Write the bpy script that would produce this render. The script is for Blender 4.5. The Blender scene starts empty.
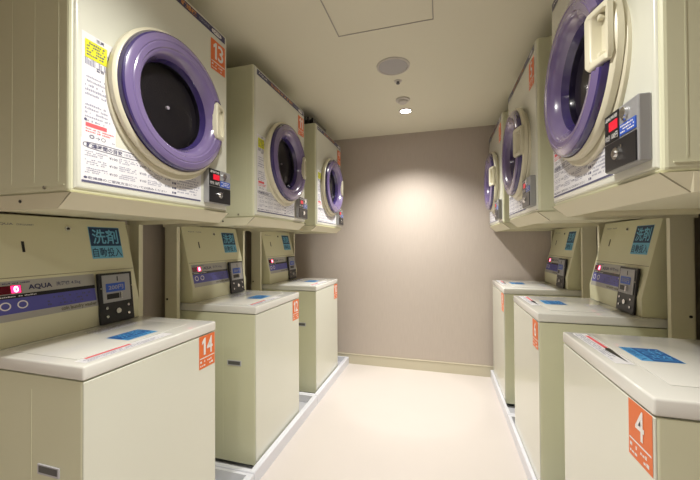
import bpy, bmesh, math, random
from mathutils import Vector, Matrix

# ------------------------------------------------------------------ camera, light, exposure
S = bpy.context.scene
C = S.collection
PI = math.pi
YAW, PITCH, ROLL, CZ, FPX = 0.2737, 0.0097, -0.0056, 1.2221, 325.09
cd = bpy.data.cameras.new('camera'); cam = bpy.data.objects.new('camera', cd); C.objects.link(cam)
cd.sensor_width = 36; cd.lens = 36 * FPX / 700; cd.clip_start = .02
fw = Vector((-math.sin(YAW) * math.cos(PITCH), math.cos(YAW) * math.cos(PITCH), math.sin(PITCH)))
rt = Vector((math.cos(YAW), math.sin(YAW), 0)); up = rt.cross(fw)
c_, s_ = math.cos(ROLL), math.sin(ROLL)
r2, u2 = c_ * rt + s_ * up, -s_ * rt + c_ * up
cam.matrix_world = Matrix(((r2.x, u2.x, -fw.x, 0), (r2.y, u2.y, -fw.y, 0), (r2.z, u2.z, -fw.z, CZ), (0, 0, 0, 1)))
S.camera = cam

w = bpy.data.worlds.new('world'); S.world = w; w.use_nodes = True
w.node_tree.nodes['Background'].inputs[0].default_value = (.8, .85, 1, 1)
w.node_tree.nodes['Background'].inputs[1].default_value = .02
S.view_settings.view_transform = 'Standard'
S.view_settings.look = 'None'
S.view_settings.gamma = 1
S.view_settings.exposure = 0.95
LAMP_W = (1.0, .975, .91)
LAMPS = [(-.27, 2.65, 118), (-.27, .60, 78), (-.27, -.75, 40)]      # x, y, watts of the recessed ceiling lamps
CEIL = 2.2916
YB = 3.2            # far wall
XLW, XRW, YN = -1.60, 1.12, -1.5

# ------------------------------------------------------------------ materials
MATS = {}
def mat(name, col, rough=.5, metal=0, coat=0, emit=0, alpha=None, bump=0, bscale=60, noise=0, spec=.5, trans=0):
    if name in MATS: return MATS[name]
    m = bpy.data.materials.new(name); m.use_nodes = True; MATS[name] = m
    nt = m.node_tree; b = nt.nodes['Principled BSDF']
    b.inputs['Base Color'].default_value = (*col, 1)
    b.inputs['Roughness'].default_value = rough
    b.inputs['Metallic'].default_value = metal
    b.inputs['Specular IOR Level'].default_value = spec
    b.inputs['Coat Weight'].default_value = coat
    b.inputs['Coat Roughness'].default_value = .06
    b.inputs['Transmission Weight'].default_value = trans
    if emit:
        b.inputs['Emission Color'].default_value = (*col, 1); b.inputs['Emission Strength'].default_value = emit
    if bump or noise:
        tc = nt.nodes.new('ShaderNodeTexCoord'); n = nt.nodes.new('ShaderNodeTexNoise')
        n.inputs['Scale'].default_value = bscale; n.inputs['Detail'].default_value = 4
        nt.links.new(tc.outputs['Object'], n.inputs['Vector'])
        if bump:
            bp = nt.nodes.new('ShaderNodeBump'); bp.inputs['Strength'].default_value = bump; bp.inputs['Distance'].default_value = .002
            nt.links.new(n.outputs['Fac'], bp.inputs['Height']); nt.links.new(bp.outputs['Normal'], b.inputs['Normal'])
        if noise:
            mx = nt.nodes.new('ShaderNodeMix'); mx.data_type = 'RGBA'
            mx.inputs['A'].default_value = (*[c * (1 - noise) for c in col], 1)
            mx.inputs['B'].default_value = (*[min(1, c * (1 + noise)) for c in col], 1)
            nt.links.new(n.outputs['Fac'], mx.inputs['Factor']); nt.links.new(mx.outputs['Result'], b.inputs['Base Color'])
    return m

cream = mat('cream_enamel', (.69, .69, .50), .38, noise=.03, bscale=3, coat=.15)
panelw = mat('white_front_enamel', (.72, .725, .63), .25, coat=.5, noise=.02, bscale=3)
lidw = mat('white_lid_plastic', (.76, .75, .71), .22, coat=.6)
standc = mat('stand_enamel', (.74, .70, .52), .45, noise=.03, bscale=4)
consc = mat('console_plastic', (.70, .68, .47), .42)
ringc = mat('cream_door_plastic', (.74, .70, .54), .35, coat=.3)
violet = mat('violet_plastic', (.175, .13, .29), .22, coat=1)
violetd = mat('dark_violet_plastic', (.045, .03, .14), .2, coat=.8)
drumb = mat('drum_dark', (.022, .022, .019), .5, bump=.6, bscale=220)
hubm = mat('hub_metal', (.85, .85, .8), .5)
black = mat('black_plastic', (.012, .012, .014), .3)
blackm = mat('black_rubber', (.01, .01, .01), .7)
silver = mat('silver_plate', (.36, .36, .37), .4, metal=.3)
chrome = mat('chrome', (.8, .8, .8), .15, metal=1)
sheet = mat('label_paper', (.80, .79, .82), .45)
ink = mat('label_ink', (.10, .10, .18), .6)
inkl = mat('label_ink_grey', (.36, .36, .46), .6)
redink = mat('label_ink_red', (.75, .12, .14), .6)
yel = mat('label_yellow', (.74, .72, .03), .5)
navy = mat('navy_band', (.03, .03, .10), .35)
orang = mat('orange_sticker', (.80, .17, .035), .45)
orangt = mat('orange_lettering', (.55, .25, .08), .5)
white = mat('white_print', (.85, .82, .80), .5)
skyb = mat('light_blue_sticker', (.16, .46, .66), .5)
dkb = mat('dark_blue_print', (.008, .035, .10), .5)
lidb = mat('blue_lid_sticker', (.01, .09, .33), .45)
lidbl = mat('sky_blue_lid_sticker', (.10, .38, .72), .45)
indigo = mat('indigo_panel', (.10, .10, .40), .4)
panelg = mat('grey_panel', (.42, .41, .38), .4)
bluep = mat('blue_plate', (.03, .10, .50), .35)
redled = mat('red_led', (1, .02, .12), .5, emit=1.6)
reddark = mat('red_led_window', (.12, .0, .01), .2)
trayw = mat('white_tray_plastic', (.76, .77, .84), .35, coat=.2)
trayg = mat('tray_grey', (.52, .52, .56), .45)
screw = mat('screw_steel', (.30, .28, .22), .4, metal=.7)
hole = mat('dark_recess', (.10, .10, .10), .6)

def wall_mat():
    m = bpy.data.materials.new('taupe_wallpaper'); m.use_nodes = True; nt = m.node_tree; b = nt.nodes['Principled BSDF']
    tc = nt.nodes.new('ShaderNodeTexCoord'); mp = nt.nodes.new('ShaderNodeMapping'); mp.inputs['Scale'].default_value = (160, 160, 9)
    n = nt.nodes.new('ShaderNodeTexNoise'); n.inputs['Scale'].default_value = 1; n.inputs['Detail'].default_value = 5
    mx = nt.nodes.new('ShaderNodeMix'); mx.data_type = 'RGBA'
    mx.inputs['A'].default_value = (.49, .425, .375, 1); mx.inputs['B'].default_value = (.58, .51, .455, 1)
    bp = nt.nodes.new('ShaderNodeBump'); bp.inputs['Strength'].default_value = .25; bp.inputs['Distance'].default_value = .001
    L = nt.links.new
    L(tc.outputs['Object'], mp.inputs['Vector']); L(mp.outputs['Vector'], n.inputs['Vector'])
    L(n.outputs['Fac'], mx.inputs['Factor']); L(mx.outputs['Result'], b.inputs['Base Color'])
    L(n.outputs['Fac'], bp.inputs['Height']); L(bp.outputs['Normal'], b.inputs['Normal'])
    b.inputs['Roughness'].default_value = .7; b.inputs['Specular IOR Level'].default_value = .2
    return m
wallm = wall_mat()
ceilm = mat('ceiling_paint', (.80, .765, .61), .85, noise=.015, bscale=2, bump=.05, spec=.2)
floorm = mat('cream_vinyl', (.66, .605, .57), .32, noise=.02, bscale=4, spec=.4)
basem = mat('beige_vinyl_base', (.60, .55, .42), .5)

def glass_mat():
    m = bpy.data.materials.new('violet_tinted_glass'); m.use_nodes = True; nt = m.node_tree
    nt.nodes.remove(nt.nodes['Principled BSDF']); out = nt.nodes['Material Output']
    t = nt.nodes.new('ShaderNodeBsdfTransparent'); t.inputs[0].default_value = (.75, .71, .8, 1)
    g = nt.nodes.new('ShaderNodeBsdfGlossy'); g.inputs['Roughness'].default_value = .08
    f = nt.nodes.new('ShaderNodeFresnel'); f.inputs['IOR'].default_value = 1.2
    mx = nt.nodes.new('ShaderNodeMixShader'); L = nt.links.new
    L(f.outputs[0], mx.inputs[0]); L(t.outputs[0], mx.inputs[1]); L(g.outputs[0], mx.inputs[2]); L(mx.outputs[0], out.inputs[0])
    return m
glassv = glass_mat()

def lamp_mat(st):
    m = bpy.data.materials.new('lamp_glow'); m.use_nodes = True; b = m.node_tree.nodes['Principled BSDF']
    b.inputs['Emission Color'].default_value = (1, .96, .9, 1); b.inputs['Emission Strength'].default_value = st
    return m
lampm = lamp_mat(14)

# ------------------------------------------------------------------ mesh helpers
def obj(name, bm, m, parent=None, smooth=False):
    me = bpy.data.meshes.new(name)
    bmesh.ops.recalc_face_normals(bm, faces=bm.faces[:]) if not getattr(bm, 'keep', False) else None
    bm.to_mesh(me); bm.free()
    for x in (m if isinstance(m, (list, tuple)) else [m]): me.materials.append(x)
    if smooth:
        for p in me.polygons: p.use_smooth = True
        try: me.set_sharp_from_angle(angle=math.radians(35))
        except Exception: pass
    o = bpy.data.objects.new(name, me); C.objects.link(o)
    if parent: o.parent = parent
    return o

def box(bm, x0, x1, y0, y1, z0, z1, mi=0, bev=0, seg=2):
    r = bmesh.ops.create_cube(bm, size=1)
    vs = r['verts']
    for v in vs:
        v.co = Vector(((x0 + x1) / 2 + v.co.x * (x1 - x0), (y0 + y1) / 2 + v.co.y * (y1 - y0), (z0 + z1) / 2 + v.co.z * (z1 - z0)))
    fs = list({f for v in vs for f in v.link_faces})
    for f in fs: f.material_index = mi
    if bev:
        es = list({e for v in vs for e in v.link_edges})
        bmesh.ops.bevel(bm, geom=es, offset=bev, segments=seg, profile=.5, affect='EDGES', clamp_overlap=True)
    return bm

def mkbox(*a, **k):
    return box(bmesh.new(), *a, **k)

def prism(bm, pts, a0, a1, axis='x', mi=0, bev=0):
    """closed outline pts extruded along an axis: 'x' -> pts are (y,z); 'y' -> (x,z); 'z' -> (x,y)"""
    def mk(p, a):
        return {'x': (a, p[0], p[1]), 'y': (p[0], a, p[1]), 'z': (p[0], p[1], a)}[axis]
    A = [bm.verts.new(mk(p, a0)) for p in pts]; B = [bm.verts.new(mk(p, a1)) for p in pts]
    fs = [bm.faces.new(A), bm.faces.new(B[::-1])]
    n = len(pts)
    for i in range(n): fs.append(bm.faces.new((A[i], B[i], B[(i + 1) % n], A[(i + 1) % n])))
    for f in fs: f.material_index = mi
    bmesh.ops.recalc_face_normals(bm, faces=fs)
    if bev:
        es = list({e for f in fs for e in f.edges})
        bmesh.ops.bevel(bm, geom=es, offset=bev, segments=2, profile=.5, affect='EDGES', clamp_overlap=True)
    return bm

def lathe(bm, prof, cx, cz, seg=96, closed=False, mi=0, sx=1, sz=1):
    """profile [(radius, y)] revolved about the y axis through (cx, cz)"""
    rings = []
    for r, y in prof:
        if r < 1e-6: rings.append([bm.verts.new((cx, y, cz))])
        else: rings.append([bm.verts.new((cx + sx * r * math.cos(2 * PI * i / seg), y, cz + sz * r * math.sin(2 * PI * i / seg))) for i in range(seg)])
    pairs = list(zip(rings, rings[1:]))
    if closed: pairs.append((rings[-1], rings[0]))
    for a, b in pairs:
        for i in range(seg):
            j = (i + 1) % seg
            if len(a) == 1: f = bm.faces.new((a[0], b[i], b[j]))
            elif len(b) == 1: f = bm.faces.new((a[i], b[0], a[j]))
            else: f = bm.faces.new((a[i], b[i], b[j], a[j]))
            f.material_index = mi
    return bm

def tube(bm, p0, p1, r, seg=20, mi=0, r1=None):
    p0, p1 = Vector(p0), Vector(p1); d = (p1 - p0)
    q = d.to_track_quat('Z', 'Y').to_matrix().to_4x4()
    M = Matrix.Translation((p0 + p1) / 2) @ q
    r_ = bmesh.ops.create_cone(bm, cap_ends=True, segments=seg, radius1=r, radius2=r if r1 is None else r1, depth=d.length, matrix=M)
    for v in r_['verts']:
        for f in v.link_faces: f.material_index = mi
    return bm

class Plane:
    """a drawing frame: point(u, v, h) = origin + u*U + v*V + h*N"""
    def __init__(s, o, U, V): s.o, s.U, s.V = Vector(o), Vector(U).normalized(), Vector(V).normalized(); s.N = s.U.cross(s.V)
    def p(s, u, v, h=0): return s.o + s.U * u + s.V * v + s.N * h

def slab(bm, pl, u0, u1, v0, v1, h0, h1, mi=0, bev=0):
    vs = [bm.verts.new(pl.p(u, v, h)) for h in (h0, h1) for u, v in ((u0, v0), (u1, v0), (u1, v1), (u0, v1))]
    fs = [bm.faces.new([vs[i] for i in q]) for q in ((3, 2, 1, 0), (4, 5, 6, 7), (0, 1, 5, 4), (1, 2, 6, 5), (2, 3, 7, 6), (3, 0, 4, 7))]
    for f in fs: f.material_index = mi
    if bev:
        bmesh.ops.bevel(bm, geom=list({e for f in fs for e in f.edges}), offset=bev, segments=2, profile=.5, affect='EDGES', clamp_overlap=True)
    return bm

def quad(bm, pl, u0, u1, v0, v1, h, mi=0):
    f = bm.faces.new([bm.verts.new(pl.p(u, v, h)) for u, v in ((u0, v0), (u1, v0), (u1, v1), (u0, v1))]); f.material_index = mi

def disc(bm, pl, cu, cv, r, h0, h1, mi=0, seg=20, rv=None):
    rv = r if rv is None else rv
    A = [bm.verts.new(pl.p(cu + r * math.cos(2 * PI * i / seg), cv + rv * math.sin(2 * PI * i / seg), h0)) for i in range(seg)]
    B = [bm.verts.new(pl.p(cu + r * math.cos(2 * PI * i / seg), cv + rv * math.sin(2 * PI * i / seg), h1)) for i in range(seg)]
    fs = [bm.faces.new(B), bm.faces.new(A[::-1])] + [bm.faces.new((A[i], A[(i + 1) % seg], B[(i + 1) % seg], B[i])) for i in range(seg)]
    for f in fs: f.material_index = mi
    return bm

def ringflat(bm, pl, cu, cv, ru, rv, wd, h, mi=0, seg=40, power=1):
    def pt(i, k):
        a = 2 * PI * i / seg; c, s = math.cos(a), math.sin(a)
        return pl.p(cu + (ru - k) * math.copysign(abs(c) ** power, c), cv + (rv - k) * math.copysign(abs(s) ** power, s), h)
    A = [bm.verts.new(pt(i, 0)) for i in range(seg)]; B = [bm.verts.new(pt(i, wd)) for i in range(seg)]
    for i in range(seg):
        f = bm.faces.new((A[i], A[(i + 1) % seg], B[(i + 1) % seg], B[i])); f.material_index = mi

TXT = {}
def text_mesh(s, bold=0):
    if (s, bold) not in TXT:
        cu = bpy.data.curves.new('lettering', 'FONT'); cu.body = s; cu.size = 1; cu.resolution_u = 3; cu.offset = bold
        o = bpy.data.objects.new('lettering_source', cu); C.objects.link(o)
        dg = bpy.context.evaluated_depsgraph_get(); me = bpy.data.meshes.new_from_object(o.evaluated_get(dg))
        bpy.data.objects.remove(o)
        vs = [v.co.copy() for v in me.vertices]; fs = [tuple(p.vertices) for p in me.polygons]
        x0 = min(v.x for v in vs); x1 = max(v.x for v in vs); y0 = min(v.y for v in vs); y1 = max(v.y for v in vs)
        TXT[(s, bold)] = ([((v.x - x0) / (x1 - x0), (v.y - y0) / (y1 - y0)) for v in vs], fs)
    return TXT[(s, bold)]

def text(bm, pl, s, u0, u1, v0, v1, h, mi=0, bold=0, flip=False):
    """lettering stretched to fill the rectangle"""
    vs, fs = text_mesh(s, bold)
    V = [bm.verts.new(pl.p(u0 + x * (u1 - u0), v0 + y * (v1 - v0), h)) for x, y in vs]
    for f in fs:
        try: g = bm.faces.new([V[i] for i in f]); g.material_index = mi
        except ValueError: pass

def dashes(bm, pl, u0, u1, v0, v1, h, rows, rnd, mi=0, fill=.8, ch=.004):
    """rows of tiny print"""
    rh = (v1 - v0) / rows
    for k in range(rows):
        v = v1 - (k + .5) * rh; u = u0
        end = u1 - rnd.random() * .25 * (u1 - u0)
        while u < end:
            a = ch * (.5 + .7 * rnd.random())
            if rnd.random() < fill: 
                quad(bm, pl, u, min(u + a, u1), v - rh * .28, v + rh * (.05 + .25 * rnd.random()), h, mi)
            u += a + ch * .3

def thing(name, label, cat, loc=(0, 0, 0), rz=0, group=None):
    o = bpy.data.objects.new(name, None); C.objects.link(o); o.empty_display_size = .1
    o.location = loc; o.rotation_euler = (0, 0, rz); o['label'] = label; o['category'] = cat
    if group: o['group'] = group
    return o
def tag(o, label, cat, group=None):
    o['label'] = label; o['category'] = cat
    if group: o['group'] = group
    return o
def struct(name, bm, m, parent=None):
    o = obj(name, bm, m, parent)
    if not parent: o['kind'] = 'structure'
    return o
def dup(root, loc, rz, label):
    r = root.copy(); C.objects.link(r); r.location = loc; r.rotation_euler = (0, 0, rz); r['label'] = label
    for ch in list(root.children):
        c = ch.copy(); C.objects.link(c); c.parent = r
        for g in list(ch.children):
            d = g.copy(); C.objects.link(d); d.parent = c
    return r

FRONT = lambda z0=0: Plane((0, 0, z0), (1, 0, 0), (0, 0, 1))      # u = x, v = z, N = -y (out of the machine)

# ------------------------------------------------------------------ the room
struct('floor', mkbox(XLW, XRW, YN, YB, -.05, 0), floorm)
struct('ceiling', mkbox(XLW, XRW, YN, YB, CEIL, CEIL + .05), ceilm)
struct('wall_far', mkbox(XLW - .05, XRW + .05, YB, YB + .05, -.05, CEIL + .05), wallm)
struct('wall_near', mkbox(XLW - .05, XRW + .05, YN - .05, YN, -.05, CEIL + .05), wallm)
struct('wall_left', mkbox(XLW - .05, XLW, YN, YB, -.05, CEIL + .05), wallm)
struct('wall_right', mkbox(XRW, XRW + .05, YN, YB, -.05, CEIL + .05), wallm)
bm = mkbox(XLW, XRW, YB - .011, YB, 0, .092); box(bm, XLW, XRW, YB - .014, YB, .092, .098)
struct('baseboard_far', bm, basem)
# ceiling access hatch: a panel set flush in a thin frame
t = thing('ceiling_hatch', 'square access hatch with a thin grey edge set in the ceiling', 'hatch', (0, 0, CEIL))
hx0, hx1, hy0, hy1 = -.503, -.027, 1.12, 1.594
obj('hatch_panel', mkbox(hx0 + .006, hx1 - .006, hy0 + .006, hy1 - .006, -.0025, 0), ceilm, t)
bm = bmesh.new(); edge = mat('hatch_edge', (.42, .38, .33), .6)
for a in ((hx0, hx1, hy0, hy0 + .004), (hx0, hx1, hy1 - .004, hy1), (hx0, hx0 + .004, hy0, hy1), (hx1 - .004, hx1, hy0, hy1)):
    box(bm, *a, -.004, 0)
obj('hatch_frame', bm, edge, t)

# ceiling fixtures
def lathez(bm, prof, cx, cy, seg=48):
    rings = []
    for r, z in prof:
        rings.append([bm.verts.new((cx, cy, z))] if r < 1e-6 else [bm.verts.new((cx + r * math.cos(2 * PI * i / seg), cy + r * math.sin(2 * PI * i / seg), z)) for i in range(seg)])
    for a, b in zip(rings, rings[1:]):
        for i in range(seg):
            j = (i + 1) % seg
            if len(a) == 1: bm.faces.new((a[0], b[i], b[j]))
            elif len(b) == 1: bm.faces.new((a[i], b[0], a[j]))
            else: bm.faces.new((a[i], b[i], b[j], a[j]))
    return bm
def speaker_mat():
    m = mat('speaker_mesh', (.46, .44, .43), .6); nt = m.node_tree; b = nt.nodes['Principled BSDF']
    v = nt.nodes.new('ShaderNodeTexVoronoi'); v.inputs['Scale'].default_value = 400
    tc = nt.nodes.new('ShaderNodeTexCoord'); bp = nt.nodes.new('ShaderNodeBump'); bp.inputs['Strength'].default_value = .5; bp.inputs['Distance'].default_value = .001
    nt.links.new(tc.outputs['Object'], v.inputs['Vector']); nt.links.new(v.outputs['Distance'], bp.inputs['Height']); nt.links.new(bp.outputs['Normal'], b.inputs['Normal'])
    return m
offw = mat('ceiling_fitting_white', (.62, .58, .52), .5)
t = thing('ceiling_speaker', 'round flush ceiling speaker with grey mesh grille', 'speaker', (-.272, 1.955, CEIL))
obj('speaker_trim', lathez(bmesh.new(), [(.100, 0), (.099, -.006), (.090, -.009), (.086, -.004), (.086, 0)], 0, 0), offw, t, True)
obj('speaker_grille', lathez(bmesh.new(), [(.086, -.001), (.084, -.006), (.04, -.008), (0, -.008)], 0, 0), speaker_mat(), t, True)
t = thing('fire_sprinkler', 'small dark sprinkler head in the ceiling beyond the round speaker', 'sprinkler', (-.267, 2.146, CEIL))
obj('escutcheon', lathez(bmesh.new(), [(.026, 0), (.024, -.004), (.012, -.006), (0, -.006)], 0, 0, 28), offw, t, True)
bm = lathez(bmesh.new(), [(.010, -.006), (.009, -.010), (.004, -.011), (.004, -.015), (.012, -.016), (.012, -.018), (0, -.018)], 0, 0, 20)
obj('sprinkler_head', bm, hole, t, True)
t = thing('smoke_detector', 'low white round detector on the ceiling in front of the lit lamp', 'smoke detector', (-.268, 2.435, CEIL))
obj('detector_base', lathez(bmesh.new(), [(.052, 0), (.052, -.008), (.046, -.012), (.036, -.012)], 0, 0), offw, t, True)
obj('detector_cap', lathez(bmesh.new(), [(.036, -.010), (.034, -.022), (.028, -.027), (0, -.028)], 0, 0), offw, t, True)
def downlight(x, y, watts, label, cone=145):
    t = thing('recessed_downlight', label, 'ceiling light', (x, y, CEIL), group='recessed ceiling lamps')
    obj('lamp_trim', lathez(bmesh.new(), [(.056, 0), (.055, -.005), (.046, -.007), (.040, -.003), (.040, 0)], 0, 0), offw, t, True)
    obj('lamp_lens', lathez(bmesh.new(), [(.040, -.002), (.025, -.006), (0, -.007)], 0, 0), lampm, t, True)
    l = bpy.data.lights.new('downlight_beam', 'SPOT'); l.shadow_soft_size = .04; l.energy = watts; l.color = LAMP_W; l.spot_size = math.radians(cone); l.spot_blend = 1
    lo = bpy.data.objects.new('downlight_beam', l); C.objects.link(lo); lo.parent = t; lo.location = (0, 0, -.012)
    return t
downlight(*LAMPS[0], 'lit round recessed lamp in the ceiling near the far wall', 122)
downlight(*LAMPS[1], 'round recessed lamp in the ceiling above the nearest washers')
downlight(*LAMPS[2], 'round recessed lamp in the ceiling behind the camera')

# ------------------------------------------------------------------ dryer (local: x right, y into the machine, z up from its underside)
DH, DW, DD = .7975, .650, .60
def notch(bm, hz):
    for v in bm.verts:
        if v.co.x > .168 and -.072 < v.co.z - hz < .076: v.co.y = max(v.co.y, -.034)
    return bm
def punch(o):
    """the round door opening"""
    bm = bmesh.new(); tube(bm, (0, -.02, .350), (0, .045, .350), .149, 72)
    k = obj('opening_cutter', bm, black); md = o.modifiers.new('b', 'BOOLEAN'); md.operation = 'DIFFERENCE'; md.object = k; md.solver = 'EXACT'
    bpy.context.view_layer.update()
    me = bpy.data.meshes.new_from_object(o.evaluated_get(bpy.context.evaluated_depsgraph_get()))
    o.modifiers.clear(); o.data = me; bpy.data.objects.remove(k)
    return o
def build_dryer(label, group):
    t = thing('tumble_dryer', label, 'dryer', group=group)
    rnd = random.Random(4)
    # side/top casing with pressed ribs
    bm = bmesh.new()
    y0 = .022
    ca = punch(obj('casing', mkbox(-.325, .325, .006, DD, 0, DH, bev=.010, seg=3), cream, t))
    bm.from_mesh(ca.data)
    for s in (-1, 1):
        for yy in (.045, .135, .225, .315):
            xx = s * .3253
            box(bm, min(xx, xx + s * .0004), max(xx, xx + s * .0004), yy, yy + .003, .03, DH - .02)
        box(bm, min(s * .325, s * .3265), max(s * .325, s * .3265), y0 + .002, DD - .02, .018, .021)
    bm.to_mesh(ca.data); bm.free()
    # front panel with rounded edges
    bm = mkbox(-.317, .317, 0, y0, 0.010, DH - .004, bev=.0)
    vert = [e for e in bm.edges if all(v.co.y < .001 for v in e.verts)]
    bmesh.ops.bevel(bm, geom=vert, offset=.010, segments=4, profile=.5, affect='EDGES')
    punch(obj('front_panel', bm, panelw, t, True))
    P = FRONT()
    # title band
    bm = bmesh.new(); z0, z1 = .752, .781
    quad(bm, P, -.300, .300, z0, z1, .0006, 0)
    ringflat(bm, P, .245, .7665, .032, .009, .002, .0010, 1)
    quad(bm, P, .217, .273, .760, .773, .0009, 1)
    text(bm, P, 'DRYER', .224, .268, .762, .771, .0013, 0, .01)
    text(bm, P, '乾燥機', .045, .125, .757, .777, .0011, 2, .02)
    text(bm, P, 'COIN DRYER', .140, .200, .762, .772, .0011, 3)
    text(bm, P, 'AQUA', -.285, -.195, .761, .773, .0011, 1)
    text(bm, P, '全自動ガス', -.16, .035, .758, .776, .0011, 2, .02)
    obj('title_band', bm, [navy, white, orangt, inkl], t)
    # small raised mark beneath the band
    # instruction sheet
    bm = bmesh.new()
    quad(bm, P, -.302, .150, .030, .150, .0005, 0)
    quad(bm, P, -.300, -.205, .150, .440, .0005, 0)
    sh = obj('instruction_sheet', bm, [sheet], t)
    bm = bmesh.new(); h = .0010
    quad(bm, P, -.300, .146, .031, .037, h, 0)
    ringflat(bm, P, -.205, .134, .092, .010, .0018, h, 0, power=.6)
    text(bm, P, '乾燥時間の目安', -.288, -.185, .1275, .1405, h, 0, .02)
    text(bm, P, '（容量の目安）', -.178, -.120, .130, .138, h, 1)
    for k in range(3):
        for q in range(3):
            a = -.292 + q * .098; z = .120 - k * .023
            dashes(bm, P, a, a + .062, z - .017, z, h, 3, rnd, 1, ch=.0045)
            text(bm, P, '¥100', a + .068, a + .092, z - .012, z - .005, h, 0)
    for k in range(5):
        quad(bm, P, .004, .010, .118 - k * .017 - .007, .118 - k * .017, h, 0)
        quad(bm, P, .013, .022, .118 - k * .017 - .007, .118 - k * .017, h, 0)
    dashes(bm, P, .028, .142, .048, .118, h, 7, rnd, 1)
    text(bm, P, '●乾燥機のご使用方法についてお読みください', -.295, -.02, .041, .049, h, 0)
    # left column of notices
    text(bm, P, '注意', -.262, -.240, .427, .436, h, 0, .02)
    text(bm, P, '警告', -.262, -.240, .345, .355, h, 0, .02)
    for a, b in ((.425, .340), (.340, .262), (.262, .190)):
        dashes(bm, P, -.292, -.222, b + .006, a - .012, h, 5 if a < .42 else 2, rnd, 1)
    quad(bm, P, -.290, -.232, .184, .195, h, 2)
    dashes(bm, P, -.290, -.210, .168, .182, h, 2, rnd, 2)
    disc(bm, P, -.29, .202, .004, h - .0002, h, 0, 12)
    text(bm, P, '◎→○', -.28, -.235, .153, .164, h, 0)
    dashes(bm, P, -.225, -.208, .153, .160, h, 1, rnd, 1)
    obj('sheet_print', bm, [ink, inkl, redink], sh)
    bm = bmesh.new()
    quad(bm, P, -.292, -.232, .372, .422, .0014, 0); obj('yellow_warning_sticker', bm, yel, t)
    bm = bmesh.new(); dashes(bm, P, -.288, -.236, .378, .418, .0019, 5, rnd, 0, ch=.005)
    obj('warning_print', bm, ink, [o for o in t.children if o.name.startswith('yellow')][0])
    # door
    cz = .350
    dr = obj('door', lathe(bmesh.new(), [(.239, -.014), (.239, -.028), (.233, -.035), (.230, -.036), (.226, -.032), (.226, -.012)], 0, cz, closed=True), ringc, t, True)
    obj('door_seat', lathe(bmesh.new(), [(.238, 0), (.238, -.008), (.234, -.012), (.19, -.012), (.19, 0)], .0, cz - .020, closed=True), ringc, dr, True)
    hz = cz + .008
    bm = notch(lathe(bmesh.new(), [(.226, -.020), (.226, -.046), (.2245, -.050), (.220, -.053)], 0, cz, 240), hz)
    obj('door_rim', bm, violetd, dr, True)
    bm = notch(lathe(bmesh.new(), [(.220, -.053), (.212, -.057), (.200, -.059), (.197, -.0572), (.194, -.059), (.180, -.0575), (.176, -.053), (.171, -.0525), (.163, -.046), (.155, -.034), (.150, -.022)], 0, cz, 240), hz)
    obj('door_bowl', bm, violet, dr, True)
    obj('door_throat', lathe(bmesh.new(), [(.150, -.022), (.147, -.012), (.143, .0)], 0, cz), violetd, dr, True)
    obj('door_glass', lathe(bmesh.new(), [(.143, .001), (.125, -.002), (.06, -.006), (0, -.007)], 0, cz), glassv, dr, True)
    bm = lathe(bmesh.new(), [(.143, .0), (.143, .018), (.100, .0185), (0, .0185)], 0, cz)
    obj('drum', bm, drumb, dr, True)
    bm = bmesh.new(); disc(bm, P, 0, cz, .006, -.0182, -.012, 0, 16)
    obj('drum_hub', bm, hubm, dr)
    # handle: plate standing in front of the glass with an open grip behind
    bm = bmesh.new()
    ho = [(.162, hz - .058), (.172, hz - .070), (.226, hz - .066), (.236, hz - .052), (.236, hz + .062), (.226, hz + .074), (.172, hz + .074), (.162, hz + .064)]
    hi = [(.184, hz - .044), (.188, hz - .050), (.224, hz - .050), (.229, hz - .042), (.229, hz + .050), (.224, hz + .058), (.188, hz + .058), (.184, hz + .052)]
    def hy(x): return -.068 + (x - .162) * .30       # the front face falls away to the right
    n = 8; back = -.034
    Of = [bm.verts.new((x, hy(x), z)) for x, z in ho]; Ob = [bm.verts.new((x, back - .001, z)) for x, z in ho]
    If = [bm.verts.new((x, hy(x), z)) for x, z in hi]; Ib = [bm.verts.new((x, back - .001, z)) for x, z in hi]
    for i in range(n):
        j = (i + 1) % n
        bm.faces.new((Of[i], Of[j], If[j], If[i])); bm.faces.new((Of[i], Ob[i], Ob[j], Of[j])); bm.faces.new((If[i], If[j], Ib[j], Ib[i])); bm.faces.new((Ob[i], Ib[i], Ib[j], Ob[j]))
    bmesh.ops.bevel(bm, geom=[e for e in bm.edges if all(v.co.y < -.048 for v in e.verts) and (e.verts[0] in Of or e.verts[0] in If)], offset=.005, segments=3, profile=.5, affect='EDGES')
    for a in (hz - .042, hz + .050): box(bm, .190, .204, back - .016, back - .0015, a - .006, a + .006, bev=.002)
    box(bm, .178, .231, back - .003, back - .0012, hz - .054, hz + .062)
    obj('door_handle', bm, ringc, dr, True)
    # coin unit
    Q = Plane((0, -.024, 0), (1, 0, 0), (0, 0, 1))
    bm = mkbox(.163, .306, -.024, 0, .030, .172, bev=.003)
    cb = obj('coin_unit', bm, silver, t)
    bm = bmesh.new(); slab(bm, Q, .167, .302, .033, .098, .0002, .003, 0, .0015); lo = obj('coin_slot_plate', bm, black, cb)
    bm = bmesh.new(); disc(bm, Q, .228, .066, .014, .003, .009, 0, 24); disc(bm, Q, .228, .066, .008, .009, .013, 0, 20)
    slab(bm, Q, .244, .250, .076, .082, .003, .0055); obj('coin_lock', bm, chrome, cb)
    bm = bmesh.new(); slab(bm, Q, .167, .232, .101, .169, .0002, .002, 0); obj('display', bm, black, cb)
    bm = bmesh.new(); slab(bm, Q, .190, .228, .127, .149, .0022, .0032, 0); obj('red_display_window', bm, mat('red_window', (.65, .01, .03), .3, emit=.25), cb)
    bm = bmesh.new(); text(bm, Q, '10分 100円', .172, .228, .106, .121, .0026, 0); text(bm, Q, '運転時間', .172, .226, .154, .163, .0026, 0)
    obj('display_print', bm, white, cb)
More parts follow.
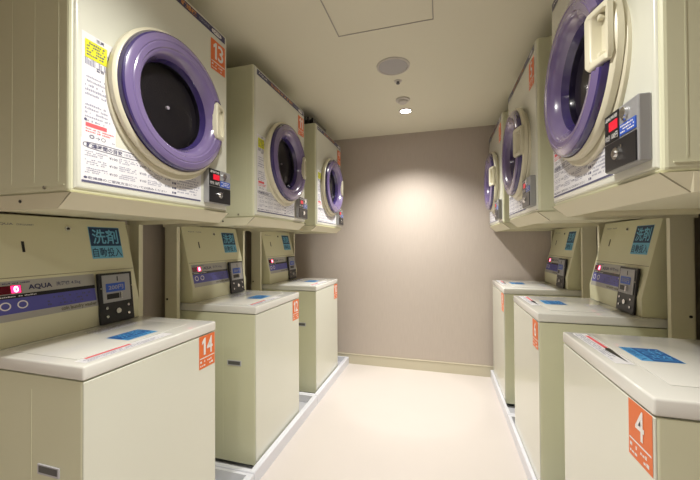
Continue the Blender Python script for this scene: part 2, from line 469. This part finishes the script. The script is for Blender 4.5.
    bm = bmesh.new(); slab(bm, Q, .236, .300, .103, .128, .0002, .002, 0); obj('blue_notice', bm, bluep, cb)
    bm = bmesh.new(); dashes(bm, Q, .241, .296, .106, .126, .0026, 3, random.Random(9), 0, ch=.005); obj('notice_print', bm, white, cb)
    bm = bmesh.new(); disc(bm, Q, .258, .150, .012, .0002, .007, 0, 24); disc(bm, Q, .258, .138, .006, .0002, .006, 0, 16); obj('start_button', bm, chrome, cb)
    # orange number sticker, its number is added for each machine
    bm = bmesh.new(); quad(bm, P, .208, .300, .602, .732, .0008, 0); quad(bm, P, .212, .296, .636, .640, .0012, 1)
    dashes(bm, P, .214, .294, .607, .632, .0012, 2, random.Random(5), 1, ch=.009)
    obj('number_sticker', bm, [orang, white], t)
    # screws on the sides
    bm = bmesh.new()
    for s in (-1, 1):
        for yy, zz in ((.095, .015), (.40, .015)):
            tube(bm, (s * .3255, yy, zz), (s * .3285, yy, zz), .0045, 12)
    obj('casing_screws', bm, screw, t)
    return t

def number_part(root, s, pl, u0, u1, v0, v1):
    st = [o for o in root.children if o.name.startswith('number_sticker')][0]
    bm = bmesh.new()
    ws = [.62 if c == '1' else 1 for c in s]; cw = .035; x = (u0 + u1) / 2 - cw * (sum(ws) + .16 * (len(s) - 1)) / 2
    for c, k in zip(s, ws):
        if c == '1':
            W, Hh = cw * k, v1 - v0
            f = bm.faces.new([bm.verts.new(pl.p(x + a * W, v0 + b * Hh, .0016)) for a, b in ((.45, 0), (1, 0), (1, 1), (.62, 1), (.0, .80), (.0, .62), (.45, .72))])
        else: text(bm, pl, c, x, x + cw * k, v0, v1, .0016, 0, .012)
        x += cw * (k + .20)
    obj('printed_number', bm, white, st)

# ------------------------------------------------------------------ stand
def build_stand(label, group):
    t = thing('dryer_stand', label, 'stand', group=group)
    zt, zb = 1.360, 1.318
    # skirt: front leans in towards its foot
    bm = prism(bmesh.new(), [(.0, zt), (.050, zb), (.056, zb), (.056, zt)], -.325, .325, 'x')
    for s in (-1, 1): box(bm, min(s * .325, s * .321), max(s * .325, s * .321), .056, .585, zb, zt)
    for v in bm.verts:
        if v.co.z < zt - .001 and v.co.y < .0505: v.co.x *= .995
    box(bm, -.321, .321, .056, .585, 1.338, zt)
    obj('skirt', bm, standc, t)
    bm = bmesh.new()
    for s in (-1, 1):
        for yy in (.19, .41, .57): tube(bm, (s * .3252, yy, 1.342), (s * .3272, yy, 1.342), .0045, 12)
    obj('skirt_bolts', bm, blackm, t)
    for s in (-1, 1):     # welded mitre seam
        bm = bmesh.new()
        p0 = Vector((s * .3245, .001, zt)); p1 = Vector((s * .3225, .0515, zb + .001))
        tube(bm, p0, p1, .0016, 6)
        obj('mitre_seam', bm, mat('seam_shadow', (.30, .28, .18), .6), t)
    for s in (-1, 1):
        a, b = (-.325, -.303) if s < 0 else (.303, .325)
        bm = mkbox(a, b, .490, .495, .019, zb)             # folded front flange
        x0, x1 = (-.325, -.321) if s < 0 else (.321, .325)
        box(bm, x0, x1, .495, .572, .019, zb)
        box(bm, a, b, .567, .572, .019, zb)
        c = obj('column', bm, standc, t)
        bm = bmesh.new()
        for z in (.914, .30): tube(bm, (s * .3252, .555, z), (s * .3275, .555, z), .006, 12)
        obj('bolt', bm, blackm, c)
    return t

# ------------------------------------------------------------------ washer
WD2 = .2735
def build_washer(label, group):
    t = thing('washing_machine', label, 'washing machine', group=group)
    zl, zb = .8454, .8854 - 0
    base = .046
    bm = mkbox(-WD2 + .002, WD2 - .002, .004, .585, base, .842)
    vert = [e for e in bm.edges if abs(e.verts[0].co.z - e.verts[1].co.z) > .3]
    bmesh.ops.bevel(bm, geom=vert, offset=.006, segments=3, profile=.5, affect='EDGES')
    for s in (-1, 1):
        x0, x1 = sorted((s * (WD2 - .002), s * (WD2 - .0014)))
        for yy in (.203,): box(bm, x0, x1, yy, yy + .003, base + .03, .80)
    obj('cabinet', bm, cream, t)
    bm = mkbox(-WD2 + .003, WD2 - .003, .0, .006, base + .004, .8415, bev=.0025); obj('front_panel', bm, panelw, t)
    bm = mkbox(-WD2 + .02, WD2 - .02, .02, .57, base - .014, base); obj('plinth', bm, blackm, t)
    for sx in (-1, 1):
        for yy in (.05, .54):
            bm = bmesh.new(); tube(bm, (sx * .22, yy, .0195), (sx * .22, yy, base - .014), .022, 16); obj('foot', bm, blackm, t)
    # hand grip pressed into the left side
    for s in (-1,):
        bm = bmesh.new(); xa = s * (WD2 - .002)
        PS = Plane((xa, 0, 0), (0, -s * 1.0, 0), (0, 0, 1)) if s < 0 else Plane((xa, 0, 0), (0, 1, 0), (0, 0, 1))
        k = 1 if s > 0 else -1
        u0, u1 = sorted((k * .088, k * .174))
        if s < 0: PS = Plane((xa, 0, 0), (0, -1, 0), (0, 0, 1))
        slab(bm, PS, u0, u1, .563, .592, .0, .0035, 0, .001)
        quad(bm, PS, u0 + .006, u1 - .006, .569, .588, .0040, 1)
        obj('side_grip', bm, [trayg, hole], t)
    # top deck and lid
    bm = mkbox(-WD2, WD2, -.002, .585, zl, .8854, bev=.006, seg=3)
    tp = obj('top_cover', bm, lidw, t, True)
    L = Plane((0, 0, .8854), (1, 0, 0), (0, 1, 0))            # u = x, v = depth
    bm = bmesh.new(); slab(bm, L, -.236, .190, .075, .385, .0, .0022, 0, .001); lid = obj('lid', bm, lidw, t, True)
    K = Plane((0, 0, .8877), (1, 0, 0), (0, 1, 0)); rnd = random.Random(8)
    bm = bmesh.new(); quad(bm, L, -.250, .060, .022, .068, .0006, 0); st = obj('notice_strip', bm, sheet, t)
    bm = bmesh.new(); quad(bm, L, -.225, -.080, .054, .066, .0011, 0); dashes(bm, L, -.24, .05, .026, .050, .0011, 3, rnd, 1, ch=.006)
    obj('strip_print', bm, [redink, inkl], st)
    bm = bmesh.new(); quad(bm, K, -.080, .045, .100, .202, .0004, 0); bs = obj('lid_sticker', bm, lidbl, t)
    bm = bmesh.new(); quad(bm, K, -.078, .043, .130, .200, .0009, 0)
    text(bm, K, '洗剤', -.068, .033, .136, .194, .0014, 1); text(bm, K, '自動投入', -.074, .039, .104, .126, .0009, 0)
    obj('sticker_print', bm, [lidb, lidbl], bs)
    bm = bmesh.new(); dashes(bm, K, -.02, .18, .29, .36, .0004, 5, rnd, 0, ch=.008); obj('lid_print', bm, inkl, lid)
    # console
    prof = [(.412, .8856), (.411, .97), (.443, 1.111), (.494, 1.330), (.585, 1.330), (.585, .8856)]
    bm = prism(bmesh.new(), prof, -.262, .262, 'x', 0, .004)
    con = obj('console', bm, consc, t, True)
    a, b, c2, d = [Vector((0, p[0], p[1])) for p in prof[:4]]
    UP = Plane(c2, (1, 0, 0), d - c2); MD = Plane(b, (1, 0, 0), c2 - b)   # local v runs up each sloping face
    lu, lm = (d - c2).length, (c2 - b).length
    fz = lambda z: (z - 1.111) / (1.330 - 1.111) * lu
    fm = lambda z: (z - .97) / (1.111 - .97) * lm
    bm = bmesh.new(); quad(bm, UP, -.258, .258, -.001, .0015, .0004); obj('console_seam', bm, mat('seam_shadow', (.3, .28, .18), .6), con)
    bm = bmesh.new(); quad(bm, UP, .083, .220, fz(1.162), fz(1.298), .0006, 0); s2 = obj('detergent_sticker', bm, skyb, t)
    bm = bmesh.new(); quad(bm, UP, .085, .218, fz(1.216), fz(1.296), .0011, 0)
    text(bm, UP, '洗剤', .095, .208, fz(1.224), fz(1.288), .0016, 1, .014); text(bm, UP, '自動投入', .088, .215, fz(1.168), fz(1.208), .0011, 0, .012)
    obj('sticker_print', bm, [dkb, skyb], s2)
    bm = bmesh.new(); disc(bm, UP, .006, fz(1.285), .010, 0, .004, 0, 20); disc(bm, UP, .006, fz(1.285), .005, .004, .006, 1, 14); obj('key_lock', bm, [chrome, black], t)
    bm = bmesh.new(); slab(bm, UP, -.150, -.142, fz(1.197), fz(1.235), 0, .001, 0); obj('lid_slot', bm, black, t)
    bm = bmesh.new(); text(bm, UP, 'AQUA', -.215, -.165, fz(1.291), fz(1.299), .0006, 0); text(bm, UP, 'COIN LAUNDRY', -.155, -.105, fz(1.292), fz(1.298), .0006, 0)
    obj('maker_lettering', bm, ink, t)
    # control panel
    bm = bmesh.new()
    quad(bm, MD, -.245, .075, fm(.971), fm(1.101), .0006, 0)
    quad(bm, MD, -.245, .072, fm(1.043), fm(1.056), .0010, 1)
    quad(bm, MD, -.245, .070, fm(.994), fm(1.043), .0010, 2)
    cp = obj('control_panel', bm, [panelg, black, indigo], t)
    bm = bmesh.new()
    text(bm, MD, 'AQUA', -.150, -.078, fm(1.064), fm(1.084), .0014, 0, .03)
    text(bm, MD, '洗濯機 4.5kg', -.065, .020, fm(1.067), fm(1.084), .0014, 1, .012)
    text(bm, MD, 'coin laundry washer', -.060, .068, fm(.973), fm(.991), .0014, 3, .03)
    dashes(bm, MD, -.235, -.14, fm(1.089), fm(1.097), .0014, 1, rnd, 1); dashes(bm, MD, -.10, .05, fm(1.0), fm(1.036), .0014, 3, rnd, 1, fill=.5, ch=.006)
    for u in (-.218, -.172):
        ringflat(bm, MD, u, fm(1.020), .015, .014, .004, .0014, 2, 24)
    dashes(bm, MD, -.24, -.13, fm(1.046), fm(1.053), .0014, 1, rnd, 2, ch=.005)
    obj('panel_print', bm, [navy, ink, white, mat('panel_lettering_olive', (.16, .15, .10), .5)], cp)
    bm = bmesh.new(); slab(bm, MD, -.240, -.170, fm(1.059), fm(1.086), .0008, .0022, 0); dsp = obj('display_window', bm, reddark, cp)
    bm = bmesh.new(); text(bm, MD, '0', -.191, -.178, fm(1.062), fm(1.083), .0028, 0, .03); quad(bm, MD, -.198, -.172, fm(1.0605), fm(1.0845), .0024, 1)
    obj('red_digit', bm, [mat('digit_glow', (1, .55, .65), .5, emit=2), redled], cp)
    # coin box hung on the console
    CB = Plane((-.010, .409, .887), (1, 0, 0), (0, .022, .212)); hl = .213
    bm = bmesh.new(); slab(bm, CB, .084, .236, .001, hl, .002, .014, 0, .003); cb = obj('coin_box', bm, black, t)
    bm = bmesh.new(); slab(bm, CB, .098, .222, .088, .204, 0.0142, 0.0175, 0, .001); obj('coin_plate', bm, silver, cb)
    bm = bmesh.new(); slab(bm, CB, .112, .196, .132, .168, 0.0177, 0.0188, 0); obj('price_window', bm, bluep, cb)
    bm = bmesh.new(); text(bm, CB, '200円', .122, .188, .140, .160, 0.0193, 0, .02); obj('price_print', bm, inkl, cb)
    bm = bmesh.new(); slab(bm, CB, .114, .166, .102, .124, 0.0177, 0.0195, 0); obj('coin_return', bm, black, cb)
    bm = bmesh.new(); slab(bm, CB, .162, .166, .176, .196, 0.0177, 0.0185, 0); obj('coin_slot', bm, black, cb)
    bm = bmesh.new(); slab(bm, CB, .170, .178, .100, .126, 0.0177, 0.026, 0, .001); obj('return_lever', bm, chrome, cb)
    bm = bmesh.new()
    for u, v in ((.112, .066), (.112, .030), (.208, .066), (.208, .030), (.092, .15), (.229, .15)): disc(bm, CB, u, v, .0055 if u not in (.092, .229) else .003, 0.0142, 0.0180, 0, 14)
    disc(bm, CB, .160, .048, .011, 0.0142, 0.0200, 0, 20)
    obj('lock_set', bm, chrome, cb)
    # orange number sticker
    P = Plane((0, -.0, 0), (1, 0, 0), (0, 0, 1))
    bm = bmesh.new(); quad(bm, P, .172, .266, .708, .842, .0008, 0); quad(bm, P, .176, .262, .748, .752, .0012, 1)
    dashes(bm, P, .178, .260, .714, .743, .0012, 2, random.Random(5), 1, ch=.009)
    obj('number_sticker', bm, [orang, white], t)
    return t

# ------------------------------------------------------------------ drip tray
def tray(name_label, x_front, sgn, y0, y1, group, wf=.020):
    """sgn -1: machines reach towards -x"""
    xb = x_front + sgn * .635
    xa, xb = sorted((x_front, xb)); cx, cy = (xa + xb) / 2, (y0 + y1) / 2
    t = thing('drip_tray', name_label, 'drip tray', (cx, cy, 0), 0, group)
    hx, hy = (xb - xa) / 2, (y1 - y0) / 2; h = .070; w = .020
    bm = bmesh.new()
    def rect(k, z, f=0):
        xl, xh = -hx + k, hx - k
        if sgn < 0: xh -= f
        else: xl += f
        return [bm.verts.new(p) for p in ((xl, -hy + k, z), (xh, -hy + k, z), (xh, hy - k, z), (xl, hy - k, z))]
    R = [rect(0, 0), rect(0, h - .004), rect(.004, h), rect(w, h, wf - .02), rect(w + .004, .018, wf - .02)]
    for a, b in zip(R, R[1:]):
        for i in range(4): bm.faces.new((a[i], a[(i + 1) % 4], b[(i + 1) % 4], b[i]))
    bm.faces.new(R[-1])
    obj('tray_rim', bm, trayw, t, False)
    bm = mkbox(-hx + w + .02, hx - w - .02, -hy + w + .008, hy - w - .008, .0182, .019); obj('tray_mat', bm, trayg, t)
    return t

# ------------------------------------------------------------------ place everything
RL, RR = PI / 2, -PI / 2
ROWS = [
    # side, dryer centre y, washer centre y, dryer number, washer number, (tray y0, y1)
    ('L', .941, .938, '13', '14', (.60, 1.447)), ('L', 1.804, 1.802, '11', '12', (1.452, 2.312)), ('L', 2.668, 2.6655, '9', '10', (2.317, 3.184)),
    ('R', 1.120, 1.1265, '3', '4', (.76, 1.592)), ('R', 1.979, 1.996, '5', '6', (1.597, 2.388)), ('R', 2.850, 2.875, '7', '8', (2.393, 3.184)),
]
dist = {'13': 'nearest on the left', '11': 'middle of the left row', '9': 'farthest on the left', '3': 'nearest on the right', '5': 'middle of the right row', '7': 'farthest on the right'}
first = None
for side, yd, yw, nd, nw, ty in ROWS:
    xd = -.925 if side == 'L' else .422; xw = -.952 if side == 'L' else .439; rz = RL if side == 'L' else RR
    row = 'left' if side == 'L' else 'right'
    dl = 'cream tumble dryer with round violet door, nearest on the right, above washer number 4'
    if nd in ('13', '11', '9', '5', '7'): dl = 'cream tumble dryer, orange number %s, violet door, %s' % (nd, dist[nd])
    wl = 'cream top-loading coin washer with orange sticker number %s, %s' % (nw, dist[nd])
    wd_ = dist[nd].replace('nearest on the left', 'the nearest left').replace('nearest on the right', 'the nearest right').replace('middle of the left row', 'the middle left').replace('middle of the right row', 'the middle right').replace('farthest on the left', 'the farthest left').replace('farthest on the right', 'the farthest right')
    sl = 'cream steel stand with sloping skirt holding %s dryer' % wd_
    tl = 'white plastic drip tray on the floor beneath %s washer' % wd_
    if first is None:
        dr, ws, sd = build_dryer(dl, 'stacked tumble dryers'), build_washer(wl, 'coin washing machines'), build_stand(sl, 'steel dryer stands')
        dr.location = (xd, yd, 1.3605); dr.rotation_euler.z = rz
        ws.location = (xw, yw, 0); ws.rotation_euler.z = rz
        sd.location = (xd, yd, .0265); sd.rotation_euler.z = rz
        sd.location.z = 0; first = (dr, ws, sd); made = [(dr, ws, nd, nw)]
    else:
        a = dup(first[0], (xd, yd, 1.3605), rz, dl); b = dup(first[1], (xw, yw, 0), rz, wl); c = dup(first[2], (xd, yd, 0), rz, sl)
        made.append((a, b, nd, nw))
    tray(tl, -.913 if side == 'L' else .419, -1 if side == 'L' else 1, *ty, 'white drip trays', .030 if side == 'L' else .018)
for a, b, nd, nw in made:
    number_part(a, nd, FRONT(), .225, .284, .652, .722)
    for ch in b.children:      # stuck on by hand: a little off the middle, towards the far wall
        if ch.name.startswith('lid_sticker'): ch.location.x = .025 if b.location.x < 0 else -.022
    if b.location.x > 0:
        K = Plane((0, 0, .8854), (1, 0, 0), (0, 1, 0)); bm = bmesh.new()
        f = bm.faces.new([bm.verts.new(K.p(u, v, .0017)) for u, v in ((-.088, .058), (-.060, .048), (.048, .058), (-.050, .066), (-.080, .068))])
        obj('finger_slot', bm, black, b)
    number_part(b, nw, Plane((0, 0, 0), (1, 0, 0), (0, 0, 1)), .188, .250, .762, .832)

# black louvred duct end lying on the farthest left dryer
t = thing('exhaust_duct', 'black ribbed exhaust duct on top of the farthest left dryer', 'duct', (-1.03, 2.50, 2.158))
bm = bmesh.new()
for k in range(5): box(bm, -.085 + k * .036, -.068 + k * .036, -.145, .14, .006, .092 - k * .012)
obj('duct_ribs', bm, black, t)
bm = mkbox(-.084, .074, -.14, .135, .0005, .034); obj('duct_core', bm, blackm, t)
